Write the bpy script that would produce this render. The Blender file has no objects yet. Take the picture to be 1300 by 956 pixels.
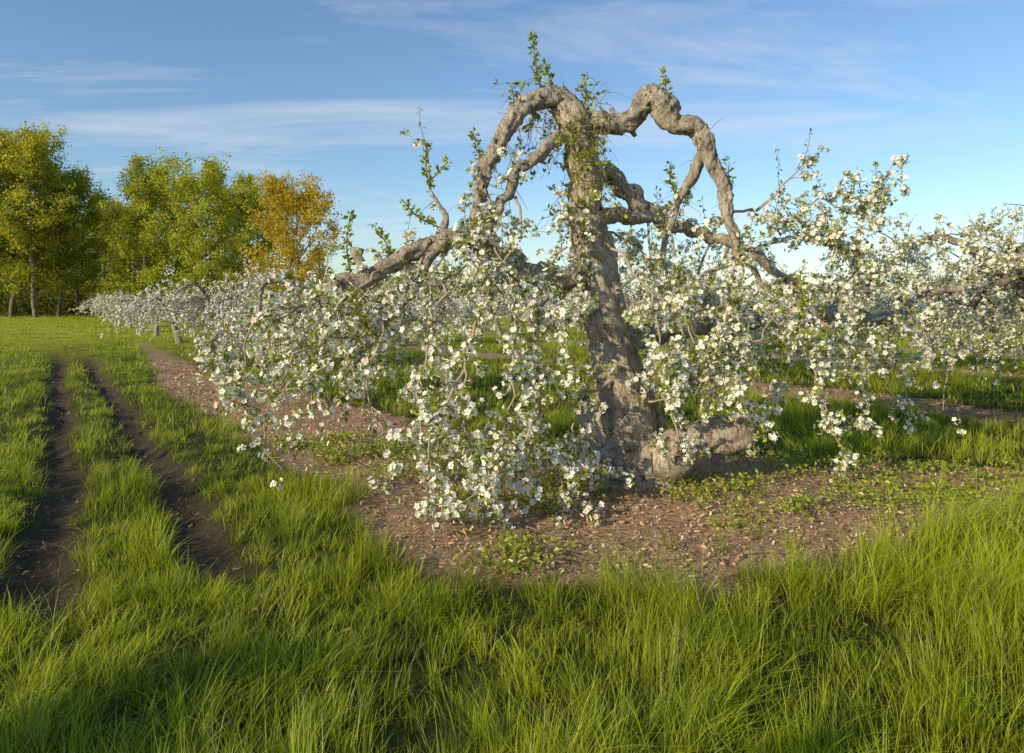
import bpy, math, numpy as np
from mathutils import Vector

rng = np.random.default_rng(11)
scene = bpy.context.scene
CAM_H = 1.6

# ------------------------------------------------------------------ noise
def _h(ix, iy, seed):
    n = (ix.astype(np.int64)*374761393 + iy.astype(np.int64)*668265263 + seed*974634777) & 0xffffffff
    n = ((n ^ (n >> 13))*1274126177) & 0xffffffff
    n = n ^ (n >> 16)
    return (n & 0xffffff)/float(0xffffff)
def vnoise(x, y, s=0):
    x = np.asarray(x, float); y = np.asarray(y, float)
    ix = np.floor(x); iy = np.floor(y); fx = x-ix; fy = y-iy
    fx = fx*fx*(3-2*fx); fy = fy*fy*(3-2*fy)
    a = _h(ix, iy, s); b = _h(ix+1, iy, s); c = _h(ix, iy+1, s); d = _h(ix+1, iy+1, s)
    return (a*(1-fx)+b*fx)*(1-fy)+(c*(1-fx)+d*fx)*fy
def fbm(x, y, s=0, o=4):
    t = 0; a = .5; tot = 0
    for i in range(o):
        t = t+a*vnoise(x*2**i, y*2**i, s+i*17); tot += a; a *= .5
    return t/tot
def sstep(a, b, x):
    t = np.clip((x-a)/(b-a), 0, 1); return t*t*(3-2*t)
def norm(v):
    return v/np.maximum(np.linalg.norm(v, axis=-1, keepdims=True), 1e-9)

# ------------------------------------------------------------------ terrain layout
ROWN = np.array([.827, .562]); ROWD = np.array([-.562, .827])
MULCH = np.array([(-40, 66), (-21.3, 38), (-11.6, 21.5), (-6.3, 12.4), (-4.1, 9.5), (-2.5, 7.0), (-1.5, 5.75), (-.87, 4.75), (-.38, 4.15),
    (-.02, 3.9), (.65, 3.78), (1.15, 3.85), (1.75, 4.1), (2.6, 4.6), (4.1, 5.35), (6, 6.4), (10, 8.6), (10, 9.4), (7, 7.8), (4.9, 6.75),
    (2.9, 7.1), (2.1, 7.3), (.5, 7.5), (-.9, 8.9), (-3.3, 11.6), (-8.5, 18.0), (-13.5, 25.5), (-22.5, 39.5), (-41, 68)])
def poly_sd(x, y, poly):
    d = np.full(x.shape, 1e9); inside = np.zeros(x.shape, bool)
    n = len(poly)
    for i in range(n):
        ax, ay = poly[i]; bx, by = poly[(i+1) % n]
        ex, ey = bx-ax, by-ay
        t = np.clip(((x-ax)*ex+(y-ay)*ey)/(ex*ex+ey*ey), 0, 1)
        d = np.minimum(d, np.hypot(x-ax-t*ex, y-ay-t*ey))
        c = ((ay > y) != (by > y)) & (x < (bx-ax)*(y-ay)/((by-ay) if by != ay else 1e-9)+ax)
        inside ^= c
    return np.where(inside, -d, d)
def mulch_mask(x, y):
    sd = poly_sd(x, y, MULCH)+(fbm(x*1.6, y*1.6, 5)-.5)*.6
    m = 1-sstep(-.14, .14, sd)
    q = x*ROWN[0]+y*ROWN[1]-4.35
    k = np.round(q/6.8)
    dd = np.abs(q-k*6.8)+(fbm(x*.9, y*.9, 8)-.5)*.8
    m2 = (1-sstep(.55, .95, dd))*(k >= 1)*(y > 8.5)
    return np.maximum(m, m2*.9)
def ruts(x, y):
    wob = (fbm(y*.5, x*0+3, 2)-.5)*.35
    d1 = np.abs(x-(-.665*y+.0+wob)+(fbm(x*3, y*3, 51)-.5)*.2)*.83
    d2 = np.abs(x-(1.08-.68*y+wob*.8)+(fbm(x*3, y*3, 52)-.5)*.2)*.83
    f1 = sstep(30, 17, y)*sstep(3.0, 3.8, y)
    f2 = sstep(30, 17, y)*sstep(3.4, 4.6, y)
    wv = .18+.18*(fbm(x*1.1, y*1.1, 9)-.5)
    return np.maximum(np.exp(-(d1/wv)**2.6)*f1, np.exp(-(d2/wv)**2.6)*f2)*(.62+.7*fbm(x*1.4, y*1.4, 53)).clip(0, 1)
def height(x, y):
    r = np.hypot(x, y)
    h = (fbm(x*.5, y*.5, 21)-.5)*.16*sstep(0, 3, r)
    h = h+(fbm(x*3, y*3, 31)-.5)*.05
    h = h+(fbm(x*.03, y*.03, 3)-.5)*1.2*sstep(25, 120, r)
    h = h-.10*ruts(x, y)
    return h

# ------------------------------------------------------------------ mesh builder (quads)
class MB:
    def __init__(s): s.v = []; s.f = []; s.c = []; s.m = []; s.s = []; s.n = 0
    def add(s, V, F, C, mat=0, smooth=False):
        V = np.asarray(V, np.float32).reshape(-1, 3); F = np.asarray(F).reshape(-1, 4)
        C = np.broadcast_to(np.asarray(C, np.float32), V.shape)
        s.v.append(V); s.f.append(F+s.n); s.c.append(C)
        s.m.append(np.full(len(F), mat)); s.s.append(np.full(len(F), smooth)); s.n += len(V)
    def arrays(s):
        return (np.concatenate(s.v), np.concatenate(s.f), np.concatenate(s.c), np.concatenate(s.m), np.concatenate(s.s))
    def mesh(s, name, mats):
        V, F, C, M, S = s.arrays()
        me = bpy.data.meshes.new(name)
        me.vertices.add(len(V)); me.vertices.foreach_set('co', V.astype(np.float32).ravel())
        me.loops.add(len(F)*4); me.loops.foreach_set('vertex_index', F.astype(np.int32).ravel())
        me.polygons.add(len(F)); me.polygons.foreach_set('loop_start', (np.arange(len(F))*4).astype(np.int32))
        for m in mats: me.materials.append(m)
        me.polygons.foreach_set('material_index', M.astype(np.int32))
        me.polygons.foreach_set('use_smooth', S.astype(bool))
        me.update(calc_edges=True)
        a = me.attributes.new('Col', 'FLOAT_COLOR', 'POINT')
        a.data.foreach_set('color', np.concatenate([C, np.ones((len(C), 1))], 1).astype(np.float32).ravel())
        return me
def obj(name, me, parent=None, loc=(0, 0, 0), rz=0, sc=1):
    o = bpy.data.objects.new(name, me); scene.collection.objects.link(o)
    o.location = loc; o.rotation_euler = (0, 0, rz); o.scale = (sc, sc, sc)
    if parent: o.parent = parent
    return o

def catmull(P, step, lin=0.):
    P = np.asarray(P, float)
    Q = np.vstack([2*P[0]-P[1], P, 2*P[-1]-P[-2]])
    out = []
    for i in range(len(P)-1):
        p0, p1, p2, p3 = Q[i:i+4]
        L = np.linalg.norm(p2[:3]-p1[:3]); n = max(2, int(L/step))
        t = np.linspace(0, 1, n, endpoint=False)[:, None]
        c = .5*((2*p1)+(-p0+p2)*t+(2*p0-5*p1+4*p2-p3)*t**2+(-p0+3*p1-3*p2+p3)*t**3)
        out.append(c*(1-lin)+(p1*(1-t)+p2*t)*lin)
    out.append(P[-1:]); return np.vstack(out)
def tube(mb, P, R, segs, col, mat=0, gnarl=0., seed=0, hollow=False):
    P = np.asarray(P, float); R = np.asarray(R, float)
    T = norm(np.gradient(P, axis=0)); C = P-P.mean(0)
    ref = np.linalg.svd(C, full_matrices=False)[2][2] if len(P) > 3 else np.array([.3, .9, .2])
    U = norm(np.cross(T, ref)); W = np.cross(T, U)
    if hollow:
        P = np.vstack([P, P[-1]-T[-1]*.005, P[-1]-T[-1]*.12, P[-1]-T[-1]*.16]); R = np.concatenate([R, [R[-1]*.72, R[-1]*.6, .002]])
        U = np.vstack([U, U[-1], U[-1], U[-1]]); W = np.vstack([W, W[-1], W[-1], W[-1]])
    th = np.linspace(0, 2*np.pi, segs, endpoint=False)
    s = np.concatenate([[0], np.cumsum(np.linalg.norm(np.diff(P, axis=0), axis=1))])
    rr = R[:, None]*np.ones(segs)[None]
    if gnarl > 0:
        r0 = R.mean(); S, TH = np.meshgrid(s/r0, th, indexing='ij')
        tw = TH+.14*S
        g = .5*np.sin(3*tw+1.3*np.sin(S*.6+seed)+seed)+.35*np.sin(5*tw+seed*2+np.sin(S*.9))+.3*np.sin(9*tw+2*np.sin(S*.5+seed))
        cx, cy = np.cos(TH), np.sin(TH)
        g += 3.4*(fbm(S*.7+seed*7+cx*.9, cy*.9+40, int(seed*3)+1)-.5)
        g += 2.8*(fbm(S*1.6+seed*3+cx*2, cy*2+80, int(seed*5)+2)-.5)
        g += 1.9*(fbm(S*5+cx*6, cy*6+120, int(seed*7)+3)-.5)
        rr = rr*np.clip(1+gnarl*g, .45, 1.7)
    V = P[:, None]+rr[:, :, None]*(np.cos(th)[None, :, None]*U[:, None]+np.sin(th)[None, :, None]*W[:, None])
    n = len(P); i = np.arange(n-1)[:, None]*segs; j = np.arange(segs)[None]; jn = (j+1) % segs
    F = np.stack([i+j, i+jn, i+segs+jn, i+segs+j], -1)
    mb.add(V, F, col, mat, True)
def btube(mb, P, r0, r1, col, mat=0, segs=4):
    k, m, _ = P.shape
    T = norm(np.gradient(P, axis=1)); ref = norm(rng.normal(size=(k, 1, 3)))
    U = norm(np.cross(T, ref)); W = np.cross(T, U)
    th = np.linspace(0, 2*np.pi, segs, endpoint=False)
    f = np.linspace(0, 1, m)[None]
    R = (np.asarray(r0).reshape(-1, 1)*(1-f)+np.asarray(r1).reshape(-1, 1)*f)*np.ones((k, 1))
    V = P[:, :, None]+R[:, :, None, None]*(np.cos(th)[:, None]*U[:, :, None]+np.sin(th)[:, None]*W[:, :, None])
    b = np.arange(k)[:, None, None]*m*segs; i = np.arange(m-1)[None, :, None]*segs; j = np.arange(segs)[None, None]; jn = (j+1) % segs
    F = np.stack([b+i+j, b+i+jn, b+i+segs+jn, b+i+segs+j], -1)
    mb.add(V, F, col, mat, True)
def grow(P0, D0, L, m, droop, wob):
    P = P0.copy(); D = norm(D0.copy()); L = np.asarray(L).reshape(-1, 1); out = [P.copy()]
    dr = np.asarray(droop).reshape(-1, 1)*np.array([[0, 0, -1.]])
    for i in range(m):
        D = norm(D+rng.normal(size=D.shape)*wob+dr); P = P+D*L/m; out.append(P.copy())
    return np.stack(out, 1)
def inst(mb, tv, tf, P, R, S, col, mat=0, tint=None):
    k = len(P); n = len(tv)
    V = np.einsum('kij,nj->kni', R, tv)*np.asarray(S).reshape(-1, 1, 1)+P[:, None]
    F = tf[None]+np.arange(k)[:, None, None]*n
    C = np.repeat(np.asarray(col)[:, None], n, 1)
    if tint is not None: C = C*tint[None]
    mb.add(V, F, C.reshape(-1, 3), mat)
def basis_z(N):
    N = norm(N); U = norm(np.cross(N, rng.normal(size=N.shape))); V = np.cross(N, U); return np.stack([U, V, N], -1)
def basis_y(D):
    D = norm(D); X = norm(np.cross(D, rng.normal(size=D.shape))); Z = np.cross(X, D); return np.stack([X, D, Z], -1)

# templates
def flower_template():
    V = []; F = []; T = []
    for k in range(5):
        a = k*2*math.pi/5; c, s = math.cos(a), math.sin(a)
        pet = [(0.1, 0, 0), (.5, .36, .10), (.9, .30, .26), (1.0, 0, .26), (.9, -.30, .26), (.5, -.36, .10)]
        b = len(V)
        for (x, y, z) in pet:
            V.append((x*c-y*s, x*s+y*c, z+(.04 if k % 2 else 0)))
            T.append((1, 1, 1) if x > .3 else (.95, .95, .75))
        F += [(b, b+1, b+2, b+3), (b, b+3, b+4, b+5)]
    b = len(V)
    for x, y in ((.17, 0), (0, .17), (-.17, 0), (0, -.17)): V.append((x, y, .14)); T.append((.8, .7, .22))
    F.append((b, b+1, b+2, b+3))
    return np.array(V, float), np.array(F), np.array(T, float)
FLV, FLF, FLT = flower_template()
LFV = np.array([(0, 0, 0), (-.27, .45, .08), (0, 1, -.08), (.27, .45, .08), (0, .5, -.03)], float)
LFF = np.array([(0, 4, 2, 1), (0, 3, 2, 4)])
CARDV = np.array([(0, -.5, 0), (.42, 0, .08), (0, .5, 0), (-.42, 0, .08)], float); CARDF = np.array([(0, 1, 2, 3)])

# ------------------------------------------------------------------ materials
def newmat(name):
    m = bpy.data.materials.new(name); m.use_nodes = True; m.node_tree.nodes.clear()
    return m, m.node_tree.nodes, m.node_tree.links
def foliage_mat(name, trans=.4, gloss=.04, rough=.45):
    m, N, L = newmat(name)
    o = N.new('ShaderNodeOutputMaterial'); at = N.new('ShaderNodeAttribute'); at.attribute_name = 'Col'
    d = N.new('ShaderNodeBsdfDiffuse'); t = N.new('ShaderNodeBsdfTranslucent'); g = N.new('ShaderNodeBsdfGlossy'); g.inputs['Roughness'].default_value = rough
    L.new(at.outputs['Color'], d.inputs[0]); last = d
    if trans > 0:
        mx = N.new('ShaderNodeMixShader'); mx.inputs[0].default_value = trans
        L.new(at.outputs['Color'], t.inputs[0]); L.new(d.outputs[0], mx.inputs[1]); L.new(t.outputs[0], mx.inputs[2]); last = mx
    if gloss > 0:
        m2 = N.new('ShaderNodeMixShader'); m2.inputs[0].default_value = gloss
        L.new(last.outputs[0], m2.inputs[1]); L.new(g.outputs[0], m2.inputs[2]); last = m2
    L.new(last.outputs[0], o.inputs[0])
    return m
def ramp(N, stops):
    r = N.new('ShaderNodeValToRGB'); e = r.color_ramp.elements
    while len(e) < len(stops): e.new(.5)
    for i, (p, c) in enumerate(stops): e[i].position = p; e[i].color = (*c, 1) if len(c) == 3 else c
    return r
def bark_mat(name, stops, scale=9):
    m, N, L = newmat(name)
    o = N.new('ShaderNodeOutputMaterial'); p = N.new('ShaderNodeBsdfPrincipled'); p.inputs['Roughness'].default_value = .9
    p.inputs['Specular IOR Level'].default_value = .15
    tc = N.new('ShaderNodeTexCoord')
    mp = N.new('ShaderNodeMapping'); mp.inputs['Scale'].default_value = (1, 1, .4)
    def nz(sc, de, ro, di=0):
        q = N.new('ShaderNodeTexNoise'); q.inputs['Scale'].default_value = sc; q.inputs['Detail'].default_value = de; q.inputs['Roughness'].default_value = ro; q.inputs['Distortion'].default_value = di
        L.new(mp.outputs[0], q.inputs['Vector']); return q
    L.new(tc.outputs['Object'], mp.inputs[0])
    n1 = nz(scale*.6, 9, .68, .5); n2 = nz(scale*4, 8, .75, .8); n3 = nz(scale*1.7, 4, .6)
    r = ramp(N, stops); L.new(n1.outputs['Fac'], r.inputs[0])
    at = N.new('ShaderNodeAttribute'); at.attribute_name = 'Col'
    def mul(a, b, ty='MULTIPLY', f=1.0):
        q = N.new('ShaderNodeMix'); q.data_type = 'RGBA'; q.blend_type = ty
        if isinstance(f, float): q.inputs[0].default_value = f
        else: L.new(f, q.inputs[0])
        L.new(a, q.inputs[6]); L.new(b, q.inputs[7]); return q.outputs[2]
    c = mul(r.outputs[0], at.outputs['Color'])
    r2 = ramp(N, [(.38, (.2, .175, .15)), (.48, (.85, .83, .8)), (.62, (1.2, 1.2, 1.2))]); L.new(n2.outputs['Fac'], r2.inputs[0])
    c = mul(c, r2.outputs[0])
    li = N.new('ShaderNodeRGB'); li.outputs[0].default_value = (.48, .50, .36, 1)   # lichen
    r3 = ramp(N, [(.53, (0, 0, 0)), (.63, (.7, .7, .7))]); L.new(n3.outputs['Fac'], r3.inputs[0])
    c = mul(c, li.outputs[0], 'MIX', r3.outputs[0])
    L.new(c, p.inputs['Base Color'])
    b = N.new('ShaderNodeBump'); b.inputs['Strength'].default_value = 1; b.inputs['Distance'].default_value = .05
    L.new(n2.outputs['Fac'], b.inputs['Height']); L.new(b.outputs[0], p.inputs['Normal']); L.new(p.outputs[0], o.inputs[0])
    return m
M_BARK = bark_mat('apple_bark', [(.3, (.26, .225, .20)), (.44, (.50, .45, .40)), (.56, (.66, .61, .56)), (.7, (.75, .71, .66))])
M_BARK2 = bark_mat('maple_bark', [(.3, (.1, .085, .07)), (.6, (.28, .24, .2)), (.75, (.38, .34, .3))], 1.5)
M_TWIG = foliage_mat('twig_bark', 0, 0)
M_PETAL = foliage_mat('apple_petal', .25, 0)
M_LEAF = foliage_mat('apple_leaf', .42, .05, .4)
M_GRASS = foliage_mat('grass_blade', .45, .03, .45)
M_MAPLE = foliage_mat('maple_leaf', .42, 0)
M_CHIP = foliage_mat('wood_chip', 0, 0)

# ------------------------------------------------------------------ blossoms / leaves helpers
def leaf_cols(k, young=.5):
    a = np.array([.16, .23, .022]); b = np.array([.52, .54, .05]); t = rng.random((k, 1))
    return (a*(1-t)+b*t)*rng.uniform(.75, 1.15, (k, 1))
def petal_cols(k):
    c = np.array([.95, .94, .92])*rng.uniform(.93, 1.02, (k, 1))
    pk = rng.random((k, 1)) < .06
    return np.where(pk, c*np.array([1, .78, .80]), c)
def clusters(mb, P, out, fmin, fmax, lmin, lmax, lod=0, m_pet=1, m_leaf=2, fs=.0235, ls=.05):
    k = len(P)
    nf = rng.integers(fmin, fmax+1, k); ids = np.repeat(np.arange(k), nf); n = len(ids)
    if n:
        off = norm(out[ids]*.5+rng.normal(size=(n, 3))); off[:, 2] += .15
        pos = P[ids]+off*rng.uniform(.02, .055, (n, 1))*(1 if lod == 0 else 1.25)
        nr = norm(off+rng.normal(size=(n, 3))*.35)
        if lod == 0: inst(mb, FLV, FLF, pos, basis_z(nr), rng.uniform(fs*.7, fs*1.18, n), petal_cols(n), m_pet, FLT)
        else: inst(mb, CARDV, CARDF, pos, basis_z(nr), rng.uniform(.05, .075, n)*(1 if lod == 1 else 1.5), petal_cols(n), m_pet)
    nl = rng.integers(lmin, lmax+1, k); ids = np.repeat(np.arange(k), nl); n = len(ids)
    if n:
        D = norm(out[ids]*.7+rng.normal(size=(n, 3))+np.array([0, 0, .1]))
        inst(mb, LFV, LFF, P[ids]+D*.008, basis_y(D), rng.uniform(ls*.6, ls*1.25, n)*(1 if lod == 0 else (1.15 if lod == 1 else 1.6)), leaf_cols(n), m_leaf)
def twigs_from(mb, S, D, L, m, droop, wob, r0, lod, cl_per, fl, lf, skip=.15):
    T = grow(S, D, L, m, droop, wob)
    k = len(S)
    btube(mb, T, r0, .0016 if lod == 0 else .003, np.array([.2, .145, .10]), 3, 4 if lod == 0 else 3)
    nc = np.maximum(1, rng.poisson(cl_per*L/np.mean(L))); ids = np.repeat(np.arange(k), nc); n = len(ids)
    f = skip+(1-skip)*rng.random(n); x = f*m; i = np.minimum(x.astype(int), m-1); w = (x-i)[:, None]
    P = T[ids, i]*(1-w)+T[ids, i+1]*w; out = norm(rng.normal(size=(n, 3))+np.array([0, 0, .25]))
    P = P+out*.02
    clusters(mb, P, out, fl[0], fl[1], lf[0], lf[1], lod)
    tipd = T[:, -1]-T[:, -2]
    clusters(mb, T[:, -1], norm(tipd), fl[0], fl[1], lf[0], lf[1]+1, lod)
    return T

# ------------------------------------------------------------------ main apple tree
# Tree points are image pixels unprojected through the camera (u across, v down, 1 pixel = 7.15 mm on the trunk plane) with
# d = metres toward(-)/away(+) from the camera; w = limb thickness in trunk-plane pixels.
TY = 6.2
def E(u, v, d=0):  # image pixel and depth offset to world position
    Y = TY+d; return np.array([(u-650)/867*Y, Y, CAM_H+(385-v)/867*Y])
tree = bpy.data.objects.new('old_apple_tree', None); scene.collection.objects.link(tree)
tree.location = (1.07, 6.2, 0)
ORG = np.array([1.07, 6.2, 0])
def limb(mb, pts, segs=20, gn=.1, seed=0., step=.02, hollow=False, col=(1, 1, 1), ws=1., lin=.45):
    A = np.array([[*(E(u, v, d)-ORG), w*.5*.00715*ws] for u, v, d, w in pts])
    Q = catmull(A, step, lin)
    n = len(Q); s = np.arange(n)*step; kn = np.arange(0, s[-1]+.3, .1)
    Q[:, :3] += np.stack([np.interp(s, kn, rng.normal(size=len(kn))*.018) for _ in range(3)], 1)*min(1, A[:, 3].mean()/.06)
    tube(mb, Q[:, :3], np.maximum(Q[:, 3], .003), segs, col, 0, gn, seed, hollow)
    return Q
trunk = MB()
limb(trunk, [(812, 650, 0, 130), (806, 612, 0, 98), (798, 570, 0, 76), (788, 510, -.02, 62), (776, 450, 0, 54), (765, 390, 0, 48), (757, 330, .02, 45), (748, 270, 0, 45), (740, 215, 0, 41), (732, 170, 0, 41), (720, 140, 0, 36), (708, 118, 0, 24)], 52, .12, 1.3, .015, col=(1.12, 1.02, .92), lin=0)
limb(trunk, [(765, 300, .1, 26), (778, 400, .15, 32), (800, 480, .2, 38), (828, 560, .2, 50), (842, 625, .2, 76)], 30, .12, 2.3, .02, col=(1.1, .98, .9), lin=0)
limb(trunk, [(806, 590, -.12, 56), (846, 578, -.2, 54), (888, 560, -.25, 46), (920, 546, -.25, 44), (940, 540, -.22, 42)], 34, .1, 3.1, .018, True, col=(1.08, .95, .86), lin=0)
limb(trunk, [(740, 505, -.35, 10), (746, 545, -.35, 18), (765, 578, -.3, 22), (800, 600, -.2, 32), (840, 606, -.1, 30)], 18, .12, 4.1)
limb(trunk, [(772, 640, -.3, 20), (785, 605, -.2, 34), (800, 575, -.1, 30), (796, 520, -.12, 20)], 18, .14, 4.7)
limb(trunk, [(870, 640, .1, 20), (845, 612, .1, 40), (820, 580, .05, 40)], 18, .14, 4.9)
LC = (1.0, .93, .85)
limbs = {}
limbs['A'] = limb(trunk, [(722, 150, 0, 34), (700, 122, -.05, 30), (672, 132, -.15, 26), (648, 155, -.25, 25), (632, 185, -.3, 22), (618, 215, -.35, 20), (606, 262, -.4, 15), (600, 300, -.4, 9)], 26, .19, 5.5, .014, ws=.84, col=LC)
limbs['B'] = limb(trunk, [(722, 170, 0, 22), (700, 180, -.15, 20), (680, 205, -.25, 18), (655, 218, -.35, 17), (640, 250, -.4, 14), (625, 285, -.45, 10), (612, 320, -.45, 8)], 18, .17, 6.5, ws=.78, col=LC)
limbs['C'] = limb(trunk, [(728, 165, 0, 34), (755, 153, .0, 32), (782, 159, -.02, 30), (806, 150, -.05, 30), (818, 126, -.07, 30), (830, 117, -.08, 32), (846, 140, -.1, 38), (858, 156, -.11, 30), (880, 163, -.12, 30), (895, 182, -.15, 26), (904, 205, -.18, 22), (920, 240, -.2, 20), (927, 285, -.22, 16), (936, 330, -.25, 10)], 28, .19, 7.5, .014, ws=.8, col=LC)
limbs['D'] = limb(trunk, [(896, 192, -.15, 16), (880, 220, -.05, 14), (866, 250, .05, 11), (850, 290, .1, 9), (838, 330, .1, 6)], 14, .12, 8.5, col=LC)
limbs['E'] = limb(trunk, [(748, 205, .05, 28), (775, 225, .15, 24), (800, 246, .2, 22), (818, 268, .25, 22), (850, 285, .3, 16), (905, 300, .3, 13), (950, 318, .3, 14), (975, 335, .3, 12), (1002, 357, .3, 8)], 20, .18, 9.5, col=LC)
limbs['E2'] = limb(trunk, [(758, 270, 0, 22), (790, 274, .1, 18), (822, 276, .2, 18), (850, 262, .3, 8)], 16, .15, 9.9, col=LC)
limbs['F'] = limb(trunk, [(757, 345, 0, 32), (715, 352, -.1, 28), (670, 345, -.2, 28), (635, 328, -.25, 28), (605, 310, -.3, 26), (572, 298, -.35, 24), (545, 316, -.4, 24), (515, 322, -.45, 22), (488, 340, -.5, 20), (462, 356, -.5, 19), (440, 352, -.5, 17), (422, 370, -.5, 15), (388, 385, -.5, 8)], 24, .19, 10.5, .016, ws=.88, col=LC)
limbs['G'] = limb(trunk, [(552, 322, -.4, 12), (525, 368, -.55, 10), (495, 405, -.6, 9), (465, 440, -.65, 8), (440, 480, -.65, 6)], 12, .1, 11.5)
limbs['H'] = limb(trunk, [(560, 300, -.35, 13), (566, 280, -.3, 9), (560, 262, -.25, 6), (545, 240, -.2, 4), (541, 185, -.2, 2.5)], 12, .1, 12.5)
limbs['K'] = limb(trunk, [(788, 450, 0, 20), (812, 430, .15, 16), (850, 418, .3, 14), (880, 395, .4, 8)], 12, .1, 13.5)
limbs['L2'] = limb(trunk, [(462, 350, -.5, 12), (456, 335, -.5, 12), (447, 318, -.5, 9), (462, 318, -.5, 8)], 12, .1, 14.5)
limbs['R'] = limb(trunk, [(790, 430, .1, 26), (850, 422, .5, 22), (930, 412, .8, 20), (1000, 408, .95, 22), (1030, 400, 1., 24), (1065, 398, 1., 22), (1105, 404, 1.05, 19), (1152, 404, 1.1, 14)], 20, .15, 15.5)
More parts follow.
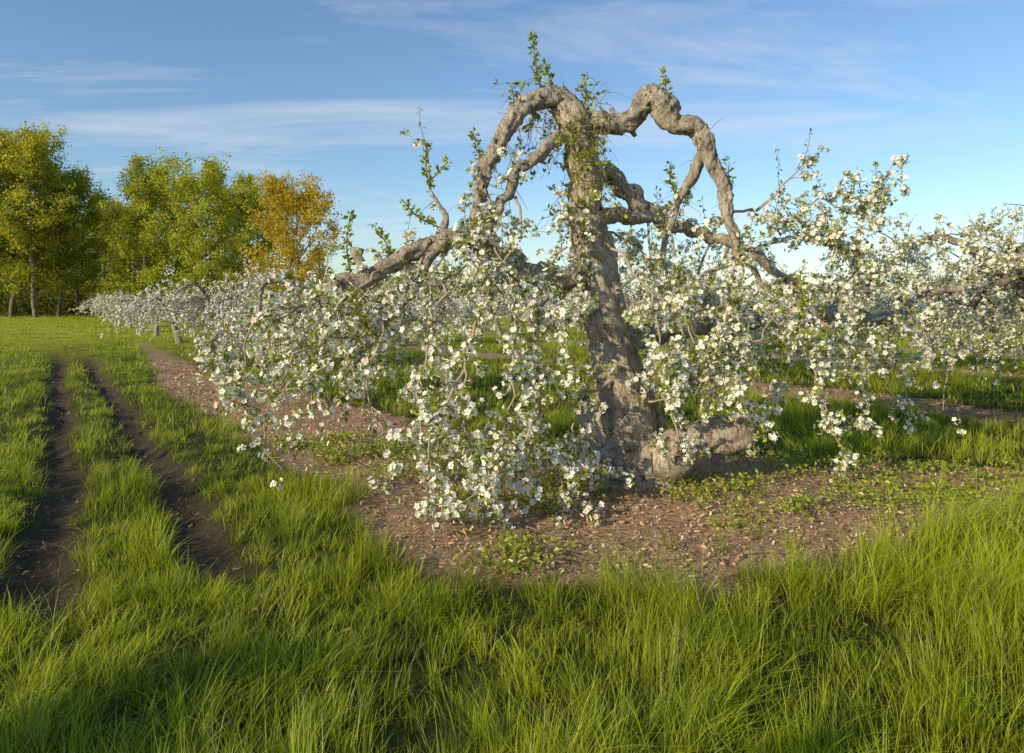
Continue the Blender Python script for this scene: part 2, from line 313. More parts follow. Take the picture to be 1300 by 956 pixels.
# broken stubs on the old limbs
for key, ns in (('A', 8), ('C', 11), ('F', 9), ('E', 5), ('B', 3)):
    Q = limbs[key]
    for a in rng.integers(5, len(Q)-10, ns):
        p = Q[a, :3]; r = Q[a, 3]; d = norm(rng.normal(size=3)+np.array([0, 0, .5])); l = r+rng.uniform(.02, .09)
        t = np.linspace(0, 1, 6)[:, None]; tube(trunk, p+d*l*t, np.linspace(r*.5, r*.22, 6), 8, (1, .95, .9), 0, .15, float(a))
sec = MB()
SEC = [
 [(440, 352, -.5), (400, 385, -.6), (350, 395, -.7), (322, 420, -.8), (308, 470, -.8), (315, 525, -.8)],
 [(465, 355, -.5), (430, 400, -.7), (385, 440, -.8), (352, 500, -.9), (338, 550, -.9), (352, 592, -1.0)],
 [(500, 335, -.3), (450, 390, -.2), (400, 425, -.1), (362, 455, 0), (325, 470, 0)],
 [(540, 320, -.4), (510, 370, -.7), (482, 430, -.9), (470, 490, -1), (488, 550, -1.1), (500, 615, -1.1)],
 [(605, 312, -.3), (560, 380, -.7), (540, 450, -.9), (530, 520, -1.1), (545, 590, -1.2), (565, 665, -1.2)],
 [(640, 330, -.3), (610, 400, -.7), (590, 470, -1), (588, 540, -1.2), (608, 600, -1.3), (622, 655, -1.3)],
 [(665, 345, -.2), (650, 420, -.7), (652, 500, -1), (640, 560, -1.1), (665, 610, -1.1)],
 [(705, 352, -.1), (680, 420, -.5), (685, 500, -.8), (700, 570, -1), (728, 630, -1)],
 [(612, 240, -.35), (595, 285, -.3), (560, 330, -.1), (505, 365, .1), (470, 400, .2)],
 [(625, 285, -.45), (640, 340, -.6), (672, 380, -.7), (705, 405, -.8)],
 [(755, 320, 0), (722, 355, -.4), (702, 395, -.6), (712, 440, -.7), (735, 490, -.7)],
 [(757, 300, 0), (800, 335, -.4), (832, 390, -.6), (842, 450, -.7), (856, 505, -.7)],
 [(745, 262, 0), (725, 290, -.35), (728, 340, -.5), (742, 390, -.6)],
 [(785, 480, -.1), (742, 505, -.4), (732, 555, -.5), (760, 600, -.6), (805, 612, -.7)],
 [(792, 520, 0), (850, 500, -.4), (900, 480, -.5), (942, 500, -.5), (962, 535, -.5)],
 [(850, 290, .1), (862, 340, -.2), (872, 400, -.4), (882, 450, -.5), (905, 520, -.5)],
 [(930, 290, -.2), (942, 350, -.3), (932, 420, -.4), (945, 485, -.4)],
 [(936, 325, -.2), (980, 380, -.2), (1012, 420, -.2), (1032, 480, -.2), (1058, 540, -.2), (1075, 585, -.2)],
 [(1000, 355, .3), (1032, 400, .2), (1080, 440, .1), (1102, 500, .1), (1092, 550, .1)],
 [(926, 270, -.2), (960, 268, .1), (1000, 282, .2), (1040, 255, .2), (1070, 268, .2), (1110, 250, .2), (1136, 208, .2)],
 [(950, 318, .3), (1010, 300, .3), (1055, 305, .3), (1085, 330, .3), (1110, 345, .3)],
 [(960, 268, .1), (990, 240, .1), (1018, 212, .1), (1030, 198, .1)],
 [(1040, 255, .2), (1060, 300, .2), (1075, 340, .2)],
 [(745, 300, .1), (700, 325, .7), (650, 365, 1.1), (600, 420, 1.4), (580, 480, 1.5)],
 [(750, 280, .1), (800, 310, .8), (860, 350, 1.2), (920, 400, 1.5), (965, 450, 1.6)],
 [(880, 395, .4), (930, 385, .5), (975, 400, .5), (1000, 440, .5), (985, 500, .4)],
 [(655, 250, -.35), (660, 300, -.6), (630, 350, -.8), (612, 400, -.9)],
 [(612, 235, -.35), (620, 265, -.5), (600, 320, -.7), (575, 370, -.8)],
 [(572, 298, -.35), (530, 345, -.2), (480, 400, 0), (440, 440, .2), (400, 480, .2)],
 [(822, 270, .25), (822, 320, .1), (818, 370, -.1), (812, 400, -.2)],
 [(850, 460, .2), (880, 450, -.2), (920, 440, -.4), (965, 425, -.5), (985, 385, -.5)],
 [(840, 500, -.7), (860, 540, -.7), (850, 580, -.6)],
 [(388, 385, -.5), (362, 400, -.5), (340, 430, -.5), (330, 470, -.5)],
 [(422, 370, -.5), (430, 420, -.7), (445, 470, -.8), (440, 520, -.9)],
 [(690, 500, -.8), (660, 560, -1.2), (610, 620, -1.4), (570, 650, -1.5)],
 [(590, 470, -1), (550, 540, -1.3), (540, 600, -1.4), (580, 640, -1.4)],
 [(1060, 398, 1.), (1100, 430, .9), (1140, 470, .9), (1150, 520, .9)],
 [(1120, 404, 1.), (1170, 420, 1.), (1200, 460, 1.), (1195, 520, 1.)],
 [(1050, 400, 1.), (1080, 350, 1.), (1130, 335, 1.), (1180, 345, 1.)],
 [(936, 330, -.25), (925, 390, -.4), (905, 440, -.5), (880, 500, -.6)],
 [(905, 300, .3), (890, 350, .5), (920, 400, .7), (915, 470, .8)],
 [(400, 380, -.5), (370, 420, -.3), (330, 440, -.2), (300, 450, -.2), (290, 490, -.2)],
 [(488, 340, -.5), (440, 380, -.9), (410, 430, -1.1), (400, 480, -1.2), (385, 520, -1.2)],
 [(1000, 355, .3), (1060, 370, .4), (1110, 360, .5), (1150, 380, .5), (1180, 430, .5)],
 [(1080, 300, .2), (1100, 320, .2), (1095, 290, .2)],
 [(838, 330, .1), (850, 380, -.3), (868, 430, -.5), (845, 480, -.5)],
]
UP = [
 [(690, 122, -.05), (682, 95, -.05), (679, 70, -.05), (677, 45, -.05)], [(655, 150, -.2), (652, 125, -.2), (650, 108, -.2)], [(738, 140, 0), (745, 120, 0), (742, 104, 0)],
 [(846, 140, -.1), (846, 115, -.1), (841, 92, -.1)], [(620, 210, -.3), (605, 190, -.3), (604, 170, -.3)], [(700, 120, 0), (698, 100, .1), (690, 84, .1)],
 [(862, 255, .05), (852, 232, .05), (850, 210, .05)], [(500, 330, -.45), (488, 305, -.45), (474, 285, -.45)], [(445, 350, -.5), (440, 310, -.5), (444, 275, -.5)],
 [(560, 290, -.3), (530, 275, -.3), (514, 258, -.3)], [(1070, 268, .2), (1080, 245, .2), (1082, 225, .2)], [(930, 240, -.2), (925, 222, -.2), (926, 205, -.2)], [(545, 230, -.2), (560, 215, -.2), (568, 205, -.2)],
 [(1012, 420, -.2), (1018, 390, -.25), (1016, 345, -.25)], [(480, 430, -.9), (455, 400, -.95), (452, 370, -1)], [(548, 250, -.2), (541, 215, -.2), (541, 182, -.2)],
]
S_pts = []; S_dir = []
for br in SEC:
    A = np.array([[*(E(*p)-ORG), 0] for p in br]); Q = catmull(A, .03)[:, :3]
    n = len(Q); s = np.arange(n)*.03
    kn = np.arange(0, s[-1]+.4, .12)
    Q = Q+np.stack([np.interp(s, kn, rng.normal(size=len(kn))*.02) for _ in range(3)], 1)*np.minimum(1, s*5)[:, None]
    R = np.linspace(.014, .004, n)
    tube(sec, Q, R, 7, (.38, .30, .23), 3)
    T = norm(np.gradient(Q, axis=0)); w = np.arange(n) > n*.16
    S_pts.append(Q[w]); S_dir.append(T[w])
# short pieces on the big limbs
for key, f0 in (('F', .3), ('A', .6), ('B', .5), ('C', .85), ('D', .3), ('E', .35), ('G', .1), ('H', .3), ('K', .2), ('R', .3)):
    Q = limbs[key][:, :3]; n = len(Q); i0 = int(n*f0)
    T = norm(np.gradient(Q, axis=0)); S_pts.append(Q[i0::3]); S_dir.append(T[i0::3])
for br in UP:
    A = np.array([[*(E(*p)-ORG), 0] for p in br]); Q = catmull(A, .03)[:, :3]; n = len(Q)
    tube(sec, Q, np.linspace(.008, .003, n), 6, (.15, .12, .08), 3)
    Pp = np.repeat(Q[int(n*.15):], 3, 0); out = norm(rng.normal(size=Pp.shape)+np.array([0, 0, .6]))
    clusters(sec, Pp+out*.01, out, 0, 0, 1, 3, 0, ls=.055)
SP = np.concatenate(S_pts); SD = np.concatenate(S_dir)
# twigs are thinned on the trunk's camera side
front = (SP[:, 0] > -.75) & (SP[:, 0] < .2) & (SP[:, 2] > .25) & (SP[:, 2] < 1.9) & (SP[:, 1] < 0)
kp = ~front | (rng.random(len(SP)) < np.where(SP[:, 0] > -.36, .3, .6)); SP = SP[kp]; SD = SD[kp]
# uneven growth: some stretches are crowded, others thin
dn = fbm(SP[:, 0]*3.2+SP[:, 1]*2, SP[:, 2]*3.2, 333); kp = rng.random(len(SP)) < .36+.9*sstep(.38, .62, dn); SP = SP[kp]; SD = SD[kp]
print('sec samples', len(SP))
k = 1250
ii = rng.integers(0, len(SP), k); side = norm(rng.normal(size=(k, 3))); 
D = norm(side*1.0+SD[ii]*.6+np.array([0, 0, .1])); Lh = rng.uniform(.06, .38, k)
twigs_from(sec, SP[ii], D, Lh, 5, rng.uniform(-.08, .16, k), .16, .0035, 0, 1.7, (2, 6), (3, 6))
# whippy upright shoots with leaves
k = 130; ii = rng.integers(0, len(SP), k)
D = norm(rng.normal(size=(k, 3))*.3+np.array([0, 0, 1.])); Lh = rng.uniform(.15, .42, k)
T = grow(SP[ii], D, Lh, 6, -.02*np.ones(k), .07); btube(sec, T, .0035, .0015, np.array([.12, .08, .05]), 3)
PP = T[:, 1:].reshape(-1, 3); clusters(sec, PP, norm(rng.normal(size=PP.shape)), 0, 0, 2, 3, 0, ls=.045)
# vines and dead twigs tangled on the crown knot
k = 200; u = rng.uniform(655, 760, k); v = rng.uniform(108, 190, k); 
P0 = np.array([E(a, b, c)-ORG for a, b, c in zip(u, v, rng.uniform(-.15, .15, k))])
kk = rng.random(k) < .6; P0[kk] = np.array([E(a, b, c)-ORG for a, b, c in zip(rng.uniform(718, 768, kk.sum()), rng.uniform(140, 300, kk.sum()), rng.uniform(-.22, -.1, kk.sum()))])
T = grow(P0, rng.normal(size=(k, 3))+np.array([0, 0, -.4]), rng.uniform(.15, .6, k), 7, .2*np.ones(k), .4)
btube(sec, T, .003, .0015, np.array([.26, .18, .12]), 3)
PP = T[:, 2::2].reshape(-1, 3); PP = PP[rng.random(len(PP)) < .6]; clusters(sec, PP, norm(rng.normal(size=PP.shape)), 0, 0, 2, 4, 0, ls=.055)
for key in ('A', 'C', 'B', 'D', 'F'):
    Q = limbs[key][:, :3]; k = 34; ii = rng.integers(0, len(Q), k)
    T = grow(Q[ii], rng.normal(size=(k, 3)), rng.uniform(.08, .34, k), 5, .1*np.ones(k), .3); btube(sec, T, .0035, .0012, np.array([.18, .13, .09]), 3)
obj('trunk_and_limbs', trunk.mesh('trunk_and_limbs', [M_BARK]), tree)
obj('blossom_branches', sec.mesh('blossom_branches', [M_BARK, M_PETAL, M_LEAF, M_TWIG]), tree)

# ------------------------------------------------------------------ generic apple trees
def apple(seed, lod, nlimb=6, ntw=620, nsec=60):
    global rng
    keep = rng; rng = np.random.default_rng(seed); mb = MB()
    lean = rng.normal(size=2)*.18; hT = rng.uniform(.9, 1.25)
    top = np.array([lean[0], lean[1], hT])
    A = np.array([[0, 0, -.15, .22], [0, 0, .1, .17], [lean[0]*.4, lean[1]*.5, hT*.5, .135], [*top, .13], [*(top+np.array([.05, -.05, .35])), .09], [*(top+np.array([.1, .05, .8])), .04]])
    Q = catmull(A, .05); tube(mb, Q[:, :3], Q[:, 3], 14, (.72, .68, .64), 0, .13, seed)
    pts = []; drs = []
    for i in range(nlimb):
        a = i*2*math.pi/nlimb+rng.uniform(-.4, .4); r = rng.uniform(1.6, 2.6); up = rng.uniform(.5, 1.4)
        d = np.array([math.cos(a), math.sin(a)])
        p = [[*top, .08], [top[0]+d[0]*r*.25, top[1]+d[1]*r*.25, hT+up*.7, .065], [top[0]+d[0]*r*.55, top[1]+d[1]*r*.55, hT+up, .048], [top[0]+d[0]*r*.85, top[1]+d[1]*r*.85, hT+up*.6, .032], [top[0]+d[0]*r*1.05, top[1]+d[1]*r*1.05, hT+up*.1, .014]]
        p = np.array(p); p[1:, :3] += rng.normal(size=(4, 3))*.14
        Q = catmull(p, .06); tube(mb, Q[:, :3], Q[:, 3], 9, (.72, .68, .64), 0, .15, seed+i)
        T = norm(np.gradient(Q[:, :3], axis=0)); n = len(Q); pts.append(Q[n//6:, :3]); drs.append(T[n//6:])
    P = np.concatenate(pts); Dd = np.concatenate(drs)
    k = nsec; ii = rng.integers(0, len(P), k); D = norm(rng.normal(size=(k, 3))*np.array([1, 1, .6])+Dd[ii]*.6+np.array([0, 0, .2]))
    S = grow(P[ii], D, rng.uniform(.6, 1.5, k), 10, rng.uniform(.0, .24, k), .15)
    S[..., 2] = np.maximum(S[..., 2], .25)
    btube(mb, S, .013, .005, np.array([.2, .16, .12]), 3, 5)
    SPp = np.concatenate([S[:, 2:].reshape(-1, 3), P[::2]]); 
    k = ntw; ii = rng.integers(0, len(SPp), k); D = norm(rng.normal(size=(k, 3))+np.array([0, 0, .1]))
    fl = (3, 5) if lod < 2 else (2, 4)
    twigs_from(mb, SPp[ii], D, rng.uniform(.12, .42, k), 4, rng.uniform(-.1, .15, k), .15, .004, lod, 2.2, fl, (4, 6) if lod < 2 else (2, 4))
    k = 70; ii = rng.integers(0, len(SPp), k)
    T = grow(SPp[ii], norm(rng.normal(size=(k, 3))*.25+np.array([0, 0, 1.])), rng.uniform(.25, .7, k), 5, 0*np.ones(k), .06)
    btube(mb, T, .005, .002, np.array([.2, .12, .08]), 3, 3)
    PP = T[:, 1:].reshape(-1, 3); clusters(mb, PP, norm(rng.normal(size=PP.shape)), 0, 0, 2, 3, lod, ls=.04)
    rng = keep; return mb
AM = [M_BARK, M_PETAL, M_LEAF, M_TWIG]
near = [apple(101, 0, 9, 1250, 110), apple(102, 1, 7, 560, 60), apple(103, 1, 7, 620, 64)]
near_me = [m.mesh('apple_tree', AM) for m in near]
far_mb = [apple(201, 2, 6, 300, 45), apple(202, 2, 6, 300, 45), apple(203, 2, 6, 300, 45)]
far_arr = [m.arrays() for m in far_mb]
def rowpos(k, t):
    p = ROWN*(4.35+6.8*k)+ROWD*t; return p
def hz(x, y): return float(height(np.array([x]), np.array([y]))[0])
farB = MB(); cnt = 0
for k in range(0, 14):
    t0 = {0: 4.5, 1: 3.9}.get(k, rng.uniform(0, 6.5)-13)
    for j in range(-3, 22):
        t = t0+6.5*j+rng.uniform(-.5, .5)*(k > 1 or j > 2)
        if k == 0 and j <= 0: continue
        p = rowpos(k, t)
        if k == 1 and j == 0: p = p+np.array([.2, -.4])
        if p[1] < 9 or abs(p[0]) > p[1]*.95+4 or p[1] > 105: continue
        if rng.random() < .08 and p[1] > 16: continue
        z = hz(p[0], p[1]); rz = rng.uniform(0, 6.28); sc = rng.uniform(.78, 1.0)
        if p[1] < 27:
            me = near_me[0] if (k == 1 and j == 0) else near_me[1+cnt % 2]
            if k == 0 and j == 1: sc = .76
            obj('apple_tree', me, None, (p[0], p[1], z), rz, .98 if me is near_me[0] else sc); cnt += 1
        else:
            V, F, C, M, S = far_arr[cnt % 3]; cnt += 1
            c, s = math.cos(rz), math.sin(rz); W = V@np.array([[c, s, 0], [-s, c, 0], [0, 0, 1]])*sc*.95+np.array([p[0], p[1], z])
            farB.v.append(W.astype(np.float32)); farB.f.append(F+farB.n); farB.c.append(C); farB.m.append(M); farB.s.append(S); farB.n += len(V)
# unseen apple trees added left of and behind the viewpoint to shade the foreground
for (x, y, rz, s) in [(-9.6, 2.0, 1.1, 1.0), (-5.4, -2.6, .5, 1.05), (-1.2, -5.4, 2.2, 1.0)]:
    obj('apple_tree', near_me[2], None, (x, y, hz(x, y)), rz, s)
print('apple trees', cnt)
obj('distant_orchard_trees', farB.mesh('distant_orchard_trees', AM))

# ------------------------------------------------------------------ maples (tall background trees)
def maple(seed, H, W, c0, c1, leaves=12000, low=.14, full=.7):
    global rng
    keep = rng; rng = np.random.default_rng(seed); mb = MB()
    z = np.linspace(0, H*.93, 12); P = np.stack([np.cumsum(rng.normal(size=12))*.12, np.cumsum(rng.normal(size=12))*.12, z-.2], 1)
    r = H*.012*(1-z/H)+.03; tube(mb, P, r, 9, (1, 1, 1), 0, .08, seed)
    k = 40; f = np.linspace(low, .95, k)+rng.uniform(-.02, .02, k); f = np.clip(f, .06, .97)
    P0 = np.stack([np.interp(f*H, z, P[:, i]) for i in range(3)], 1)
    a = np.arange(k)*2.4+rng.uniform(-.5, .5, k)
    prof = np.sin(np.clip((f-low*.3)/(1.04-low*.3), 0, 1)**.75*math.pi)**full*rng.uniform(.75, 1.1, k)
    D = np.stack([np.cos(a), np.sin(a), .25+.8*f], 1)
    L1 = grow(P0, D, W*.5*prof+.8, 8, -.05*np.ones(k), .12); btube(mb, L1, .08*(1-f)+.03, .012, np.array([.6, .6, .6]), 0, 5)
    q = L1[:, 2:].reshape(-1, 3); qd = (L1[:, 2:]-L1[:, 1:-1]).reshape(-1, 3)
    k2 = 420; ii = rng.integers(0, len(q), k2)
    L2 = grow(q[ii], norm(norm(qd[ii])+rng.normal(size=(k2, 3))*.7+np.array([0, 0, .25])), rng.uniform(.7, 1.9, k2), 5, -.03*np.ones(k2), .2); btube(mb, L2, .018, .008, np.array([.6, .6, .6]), 0, 3)
    q = L2[:, 1:].reshape(-1, 3); nc = 1300; ii = rng.integers(0, len(q), nc); cen = q[ii]+rng.normal(size=(nc, 3))*.25
    jj = rng.integers(0, nc, leaves); pos = cen[jj]+rng.normal(size=(leaves, 3))*np.array([.3, .3, .22])
    tc = (.6*rng.random((nc, 1))+.0)[jj]+.4*rng.random((leaves, 1))
    col = (np.array(c0)*(1-tc)+np.array(c1)*tc)
    inst(mb, CARDV, CARDF, pos, basis_z(rng.normal(size=(leaves, 3))+np.array([-.5, -.5, .5])*.8), rng.uniform(.12, .3, leaves), col, 1)
    rng = keep; return mb.mesh('maple', [M_BARK2, M_MAPLE])
YG0, YG1 = (.32, .32, .03), (.66, .61, .07)
GR0, GR1 = (.23, .27, .025), (.48, .50, .06)
OR0, OR1 = (.44, .32, .03), (.70, .54, .07)
m1 = maple(301, 17, 10.5, YG0, YG1, 20000); m2 = maple(302, 15.5, 10.5, GR0, (.57, .58, .07), 20000, .1, .6); m3 = maple(303, 17, 9.5, GR0, GR1, 15000, .2)
m4 = maple(304, 12.6, 12, OR0, OR1, 26000, .05, .4); m5 = maple(305, 14.2, 12.5, (.30, .33, .03), (.64, .64, .07), 25000, .05, .42)
def place(me, name, ratio, y, sc):
    x = ratio*y; obj(name, me, None, (x, y, hz(x, y)), rng.uniform(0, 6.28), sc)
for me, nm, ra, y, sc in [(m1, 'maple_tree', -.775, 66, 1.0), (m3, 'maple_tree', -.735, 70, 1.04), (m1, 'maple_tree', -.705, 67, 1.0), (m3, 'maple_tree', -.665, 72, .90), (m1, 'maple_tree', -.635, 74, .82), (m3, 'maple_tree', -.84, 64, 1.0),
    (m2, 'maple_tree', -.535, 70, .92), (m5, 'maple_tree', -.455, 68, .93), (m5, 'maple_tree', -.49, 80, .97), (m2, 'maple_tree', -.365, 84, .93), (m4, 'orange_maple_tree', -.318, 66, .90), (m2, 'maple_tree', -.41, 78, .92), (m2, 'maple_tree', -.595, 84, .84), (m2, 'maple_tree', -.56, 90, .88)]:
    place(me, nm, ra, y, sc)
for i in range(16):
    place([m3, m2, m1][i % 3], 'woodland_tree', rng.uniform(-1.05, -.45), rng.uniform(88, 110), rng.uniform(.75, .88))
# undergrowth of the wood
ug = MB(); nb = 170; by = rng.uniform(78, 108, nb); bx = -by*rng.uniform(.3, 1.15, nb); bh = rng.uniform(2.5, 5.5, nb)
n = 36000; jj = rng.integers(0, nb, n); d = norm(rng.normal(size=(n, 3)))*rng.uniform(.3, 1, (n, 1))**.5
pos = np.stack([bx[jj]+d[:, 0]*2.6, by[jj]+d[:, 1]*2.2, bh[jj]*.5*(1+d[:, 2])], 1)
inst(ug, CARDV, CARDF, pos, basis_z(rng.normal(size=(n, 3))), rng.uniform(.25, .5, n), np.array([.12, .14, .03])*rng.uniform(.4, 1.5, (n, 1)), 0)
obj('woodland_undergrowth', ug.mesh('woodland_undergrowth', [M_MAPLE]))

# distant low tree line
tl = MB()
nt = 170; tx = np.linspace(-90, 330, nt)+rng.normal(size=nt)*2; ty = 175+rng.uniform(-15, 25, nt); th = rng.uniform(6, 10.5, nt)*(.8+.5*vnoise(tx*.03, tx*0, 4))
n = 60000; jj = rng.integers(0, nt, n); d = norm(rng.normal(size=(n, 3)))*rng.uniform(.45, 1, (n, 1))**.5
pos = np.stack([tx[jj]+d[:, 0]*3.6, ty[jj]+d[:, 1]*3.6, th[jj]*.5+d[:, 2]*th[jj]*.5], 1); pos[:, 2] = np.maximum(pos[:, 2], .2)
hue = rng.random(nt)[jj][:, None]; col = np.where(hue < .3, np.array([.26, .18, .10]), np.where(hue < .7, np.array([.15, .19, .06]), np.array([.26, .27, .08])))*rng.uniform(.6, 1.3, (n, 1))
inst(tl, CARDV, CARDF, pos, basis_z(d+rng.normal(size=(n, 3))*.5), rng.uniform(.5, 1.1, n), col, 0)
obj('distant_treeline', tl.mesh('distant_treeline', [M_MAPLE]))

# ------------------------------------------------------------------ ground
def axis(a, b, step, lo, hi):
    core = np.arange(a, b, step); r = []; v = b; s = step
    while v < hi: r.append(v); s *= 1.13; v += s
    r.append(hi); l = []; v = a; s = step
    while v > lo: s *= 1.13; v -= s; l.append(max(v, lo))
    return np.concatenate([l[::-1], core, r])
xs = axis(-13, 9, .075, -900, 900); ys = axis(1.2, 17, .07, -60, 1500)
X, Y = np.meshgrid(xs, ys, indexing='ij'); xf = X.ravel(); yf = Y.ravel()
mm = mulch_mask(xf, yf); rt = ruts(xf, yf)
V = np.stack([xf, yf, height(xf, yf)+mm*(fbm(xf*9, yf*9, 44)-.5)*.05], 1)
i = np.arange(len(xs)-1)[:, None]*len(ys); j = np.arange(len(ys)-1)[None]
F = np.stack([i+j, i+len(ys)+j, i+len(ys)+j+1, i+j+1], -1).reshape(-1, 4)
g = MB(); g.add(V, F, np.stack([mm, rt, sstep(12, 40, np.hypot(xf, yf))], 1), 0, True)
m, N, L = newmat('orchard_ground')
o = N.new('ShaderNodeOutputMaterial'); p = N.new('ShaderNodeBsdfPrincipled'); p.inputs['Roughness'].default_value = .95; p.inputs['Specular IOR Level'].default_value = .1
tc = N.new('ShaderNodeTexCoord'); at = N.new('ShaderNodeAttribute'); at.attribute_name = 'Col'; sp = N.new('ShaderNodeSeparateColor'); L.new(at.outputs['Color'], sp.inputs[0])
def noise(sc, det=6, ro=.6):
    q = N.new('ShaderNodeTexNoise'); q.inputs['Scale'].default_value = sc; q.inputs['Detail'].default_value = det; q.inputs['Roughness'].default_value = ro; L.new(tc.outputs['Object'], q.inputs['Vector']); return q
nA = noise(1.2); nB = noise(28, 8, .7)
rg = ramp(N, [(.3, (.17, .19, .02)), (.5, (.32, .36, .03)), (.7, (.46, .46, .04))]); L.new(nA.outputs['Fac'], rg.inputs[0])
rn = ramp(N, [(.3, (.02, .025, .008)), (.55, (.05, .06, .015)), (.75, (.11, .10, .04))]); L.new(nB.outputs['Fac'], rn.inputs[0])
rm = ramp(N, [(.25, (.10, .055, .03)), (.45, (.32, .195, .115)), (.6, (.54, .36, .23)), (.75, (.68, .49, .34))]); L.new(nB.outputs['Fac'], rm.inputs[0])
rs = ramp(N, [(.3, (.04, .028, .02)), (.6, (.11, .08, .055)), (.8, (.24, .18, .13))]); L.new(nB.outputs['Fac'], rs.inputs[0])
def mix(f, a, b):
    q = N.new('ShaderNodeMix'); q.data_type = 'RGBA'; L.new(f, q.inputs[0]); L.new(a, q.inputs[6]); L.new(b, q.inputs[7]); return q.outputs[2]
c = mix(sp.outputs[2], rn.outputs[0], rg.outputs[0]); c = mix(sp.outputs[0], c, rm.outputs[0]); c = mix(sp.outputs[1], c, rs.outputs[0]); L.new(c, p.inputs['Base Color'])
b = N.new('ShaderNodeBump'); b.inputs['Strength'].default_value = .8; b.inputs['Distance'].default_value = .03; L.new(nB.outputs['Fac'], b.inputs['Height']); L.new(b.outputs[0], p.inputs['Normal']); L.new(p.outputs[0], o.inputs[0])
obj('ground', g.mesh('ground', [m]))

# ------------------------------------------------------------------ grass
gb = MB()
def blades(mb, x, y, z, h, w, ang, lean, col, segs=3):
    n = len(x); t = np.linspace(0, 1, segs+1)
    dx, dy = np.cos(ang), np.sin(ang)
    px, py = -dy, dx
    tw = rng.uniform(-1.2, 1.2, n); sx = np.cos(tw)*px+np.sin(tw)*dx; sy = np.cos(tw)*py+np.sin(tw)*dy
    V = np.zeros((n, segs+1, 2, 3), np.float32)
    for i, tt in enumerate(t):
        out = lean*h*tt**1.8; up = h*(tt-.35*np.clip(lean, 0, 1.3)*tt**2.2)
        ww = w*.5*(1-tt**1.7*.92)
        cx = x+dx*out; cy = y+dy*out; cz = z+up
        V[:, i, 0, 0] = cx-sx*ww; V[:, i, 0, 1] = cy-sy*ww; V[:, i, 0, 2] = cz
        V[:, i, 1, 0] = cx+sx*ww; V[:, i, 1, 1] = cy+sy*ww; V[:, i, 1, 2] = cz
    b = np.arange(n)[:, None]*2*(segs+1); ii = np.arange(segs)[None]*2
    F = np.stack([b+ii, b+ii+1, b+ii+3, b+ii+2], -1)
    C = col[:, None, None, :]*np.linspace(.35, 1.15, segs+1)[None, :, None, None]*np.ones((1, 1, 2, 1))  # colour ramp paints shade into the blade bases, brighter at the tips
    mb.add(V, F, C.reshape(-1, 3), 0)
def grow_grass(y0, y1, dens, per, wmul, segs, spread):
    xa, xb = -1.05*y1-1.5, 1.0*y1+1.5
    n = int((xb-xa)*(y1-y0)*dens); x = rng.uniform(xa, xb, n); y = rng.uniform(y0, y1, n)
    mk = mulch_mask(x, y); rr = ruts(x, y)
    bare = sstep(.62, .78, fbm(x*2.2, y*2.2, 77))*.4
    keep = rng.random(n) < (1-sstep(.15, .75, mk)*.98)*(1-sstep(.2, .6, rr)*.92)*(1-bare)
    keep &= (np.abs(x) < y*1.0+1.8)
    x, y, mk, rr = x[keep], y[keep], mk[keep], rr[keep]; n = len(x)
    hn = sstep(.28, .72, fbm(x*1.3, y*1.3, 61)); h2 = vnoise(x*4.5, y*4.5, 62); h3 = rng.random(n)
    tall = sstep(-1.2, 1.2, (x+.68*y-1.9))          # lane is shorter, verge longer
    hc = (.115+.075*tall)*(.55+.9*hn)*(.6+.8*h2)*(.8+.8*h3**3)
    hc = np.where(y > 7.2, hc*.85, hc)
    pnum = rng.poisson(per, n); ids = np.repeat(np.arange(n), pnum); k = len(ids)
    ang = rng.uniform(0, 2*np.pi, k); rad = np.abs(rng.normal(size=k))*spread
    bx = x[ids]+np.cos(ang)*rad; by = y[ids]+np.sin(ang)*rad
    fl = 5*fbm(x*.7, y*.7, 81)[ids]                      # prevailing lay of the grass
    ang2 = np.where(rng.random(k) < .35, fl*2.5, ang+rng.normal(size=k)*.6)
    ok = ruts(bx, by) < .62; bx, by, ids, ang2 = bx[ok], by[ok], ids[ok], ang2[ok]; k = len(bx)
    hh = hc[ids]*rng.uniform(.5, 1.5, k); lean = np.clip(rng.gamma(2.2, .25, k)+.03, 0, 1.8)
    tone = fbm(x*.8, y*.8, 71)[ids]*.6+vnoise(x*5, y*5, 72)[ids]*.45+rng.random(k)*.4-.12
    tone = np.clip(tone, 0, 1.2)
    a = np.array([.10, .18, .012]); b2 = np.array([.66, .76, .03]); col = a*(1-tone[:, None])+b2*tone[:, None]
    dry = rng.random(k) < .03; col[dry] = np.array([.6, .5, .27])*rng.uniform(.6, 1.1, (dry.sum(), 1))
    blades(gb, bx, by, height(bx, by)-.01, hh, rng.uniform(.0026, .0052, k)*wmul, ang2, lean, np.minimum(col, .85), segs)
    print('grass', y0, y1, k)
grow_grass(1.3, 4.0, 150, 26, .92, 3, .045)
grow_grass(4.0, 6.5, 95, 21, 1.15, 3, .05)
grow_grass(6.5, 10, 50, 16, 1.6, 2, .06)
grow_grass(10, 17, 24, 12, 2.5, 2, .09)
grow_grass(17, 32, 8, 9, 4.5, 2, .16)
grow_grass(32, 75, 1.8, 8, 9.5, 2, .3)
obj('grass', gb.mesh('grass', [M_GRASS]))

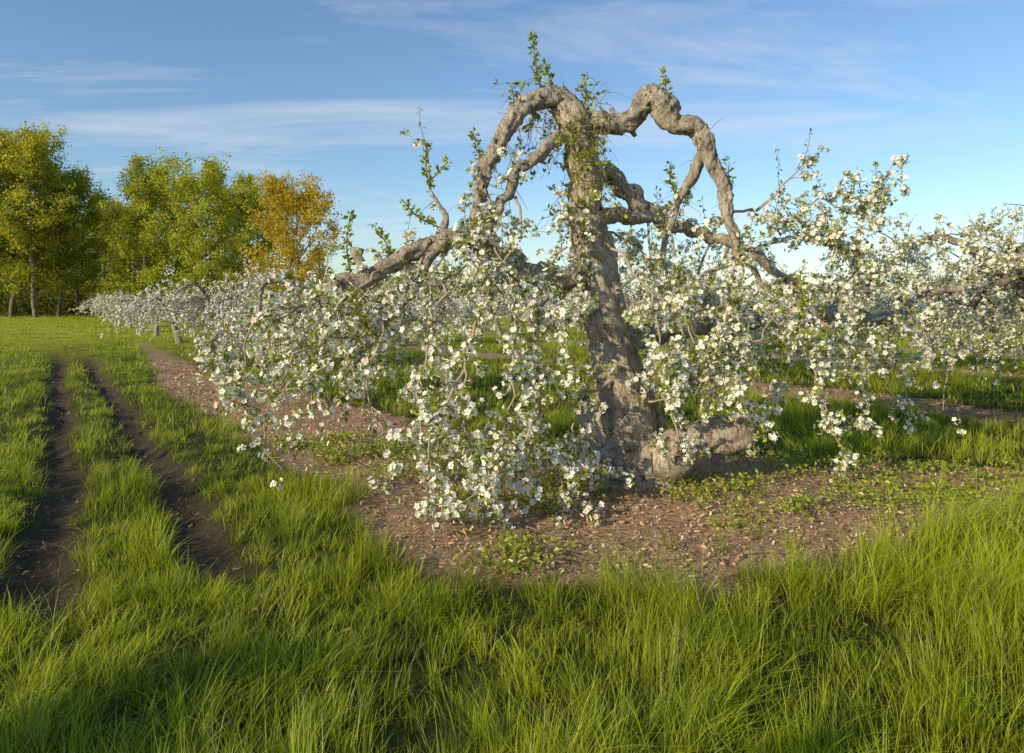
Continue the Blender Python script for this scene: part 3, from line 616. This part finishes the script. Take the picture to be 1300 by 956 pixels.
# ------------------------------------------------------------------ mulch litter, weeds, fallen petals
ch = MB()
n = 95000; y = 3.3+(rng.random(n)**1.5)*16; x = rng.uniform(-1, 1, n)*(y*.85+1)
mk = mulch_mask(x, y)*1.0; rr = ruts(x, y); kp = rng.random(n) < np.maximum(mk, rr*.3+.03); x, y, mk = x[kp], y[kp], mk[kp]; n = len(x)
z = height(x, y)+.012+rng.uniform(0, .02, n)
CV = np.array([(-.5, -.16, 0), (.42, -.2, .05), (.5, .12, 0), (-.4, .2, .04)], float)
cc = np.array([.46, .30, .19])*rng.uniform(.25, 1.8, (n, 1))*(1+rng.normal(size=(n, 3))*.05)*(.4+.6*mk[:, None])
inst(ch, CV, CARDF, np.stack([x, y, z], 1), basis_z(rng.normal(size=(n, 3))*.45+np.array([0, 0, 1.])), (.01+.035*rng.random(n)**2)*np.clip(y/6, 1, 1.8), np.clip(cc, .01, .75), 0)
k = 130; x = rng.uniform(-2.5, 4.5, k); y = rng.uniform(4, 8, k); kp = mulch_mask(x, y) > .6; x, y = x[kp], y[kp]
T = grow(np.stack([x, y, height(x, y)+.02], 1), rng.normal(size=(len(x), 3))*np.array([1, 1, .05]), rng.uniform(.15, .7, len(x)), 5, np.zeros(len(x)), .14); T[..., 2] = height(T[..., 0], T[..., 1])+.025
btube(ch, T, .006, .002, np.array([.26, .2, .14]), 0, 4)
obj('wood_chip_mulch', ch.mesh('wood_chip_mulch', [M_CHIP]))
pt = MB(); n = 2600; x = 1+rng.normal(size=n)*2.3; y = 5.6+rng.normal(size=n)*1.4; kp = mulch_mask(x, y) > .4; x, y = x[kp], y[kp]; n = len(x)
inst(pt, CARDV, CARDF, np.stack([x, y, height(x, y)+.035], 1), basis_z(rng.normal(size=(n, 3))*.4+np.array([0, 0, 1.])), rng.uniform(.008, .016, n), petal_cols(n), 0)
obj('fallen_petals', pt.mesh('fallen_petals', [M_PETAL]))
wd = MB(); n = 1300; x = rng.uniform(-3, 6, n); y = rng.uniform(4, 8, n)
kp = (mulch_mask(x, y) > .5) & (fbm(x*1.1, y*1.6, 91)+.08*sstep(1, 3, x) > .54); x, y = x[kp], y[kp]
ids = np.repeat(np.arange(len(x)), 28); k = len(ids); px = x[ids]+rng.normal(size=k)*.08; py = y[ids]+rng.normal(size=k)*.08
D = norm(rng.normal(size=(k, 3))*np.array([1, 1, .3])+np.array([0, 0, .6]))
inst(wd, LFV, LFF, np.stack([px, py, height(px, py)+rng.uniform(0, .1, k)], 1), basis_y(D), rng.uniform(.02, .055, k), leaf_cols(k), 0)
obj('weeds', wd.mesh('weeds', [M_LEAF]))

# ------------------------------------------------------------------ sun, sky, camera
EL, AZ = 21.0, 230.0
sd = Vector((math.sin(math.radians(AZ))*math.cos(math.radians(EL)), math.cos(math.radians(AZ))*math.cos(math.radians(EL)), math.sin(math.radians(EL))))
sun = bpy.data.lights.new('sun', 'SUN'); sun.energy = 5.0; sun.angle = math.radians(.5); sun.color = (1.0, .85, .56)
so = bpy.data.objects.new('sun', sun); scene.collection.objects.link(so); so.rotation_euler = sd.to_track_quat('Z', 'Y').to_euler(); so.location = (-30, -20, 20)

w = bpy.data.worlds.new('World'); scene.world = w; w.use_nodes = True; N = w.node_tree.nodes; L = w.node_tree.links; N.clear()
out = N.new('ShaderNodeOutputWorld'); bg = N.new('ShaderNodeBackground'); bg.inputs[1].default_value = .118
sky = N.new('ShaderNodeTexSky'); sky.sky_type = 'NISHITA'; sky.sun_disc = False; sky.sun_elevation = math.radians(EL); sky.sun_rotation = math.radians(AZ); sky.air_density = 1.15; sky.dust_density = .35; sky.ozone_density = 2.4
tc = N.new('ShaderNodeTexCoord'); sx = N.new('ShaderNodeSeparateXYZ'); L.new(tc.outputs['Generated'], sx.inputs[0])
def M(op, a, b=None):
    q = N.new('ShaderNodeMath'); q.operation = op
    for i, v in enumerate((a, b)):
        if v is None: continue
        if isinstance(v, (int, float)): q.inputs[i].default_value = v
        else: L.new(v, q.inputs[i])
    return q.outputs[0]
zz = M('MAXIMUM', sx.outputs[2], .02); zz = M('ADD', zz, .08)
cx = M('DIVIDE', sx.outputs[0], zz); cy = M('DIVIDE', sx.outputs[1], zz)
cb = N.new('ShaderNodeCombineXYZ'); L.new(cx, cb.inputs[0]); L.new(cy, cb.inputs[1])
mp = N.new('ShaderNodeMapping'); mp.inputs['Rotation'].default_value = (0, 0, math.radians(-28)); mp.inputs['Scale'].default_value = (.32, 1.0, 1); L.new(cb.outputs[0], mp.inputs[0])
n1 = N.new('ShaderNodeTexNoise'); n1.inputs['Scale'].default_value = 1.2; n1.inputs['Detail'].default_value = 10; n1.inputs['Roughness'].default_value = .64; n1.inputs['Distortion'].default_value = 1.1; L.new(mp.outputs[0], n1.inputs['Vector'])
r1 = ramp(N, [(.5, (0, 0, 0)), (.8, (1, 1, 1))]); L.new(n1.outputs['Fac'], r1.inputs[0])
fac = M('MULTIPLY', r1.outputs[0], .75)
gn = N.new('ShaderNodeMix'); gn.data_type = 'RGBA'; gn.blend_type = 'MULTIPLY'; gn.inputs[0].default_value = 1; L.new(sky.outputs[0], gn.inputs[6]); gn.inputs[7].default_value = (1.12, 1.25, 1.4, 1)
mx = N.new('ShaderNodeMix'); mx.data_type = 'RGBA'; L.new(fac, mx.inputs[0]); L.new(gn.outputs[2], mx.inputs[6]); mx.inputs[7].default_value = (6.6, 6.8, 7.2, 1)
L.new(mx.outputs[2], bg.inputs[0]); L.new(bg.outputs[0], out.inputs[0])

cam = bpy.data.cameras.new('camera'); co = bpy.data.objects.new('camera', cam); scene.collection.objects.link(co)
co.location = (0, 0, CAM_H); co.rotation_euler = (math.radians(90), 0, 0); cam.sensor_width = 36; cam.lens = 24; cam.shift_y = -.0715
cam.clip_start = .05; cam.clip_end = 4000
scene.camera = co
scene.view_settings.view_transform = 'Standard'; scene.view_settings.look = 'None'; scene.view_settings.exposure = 0
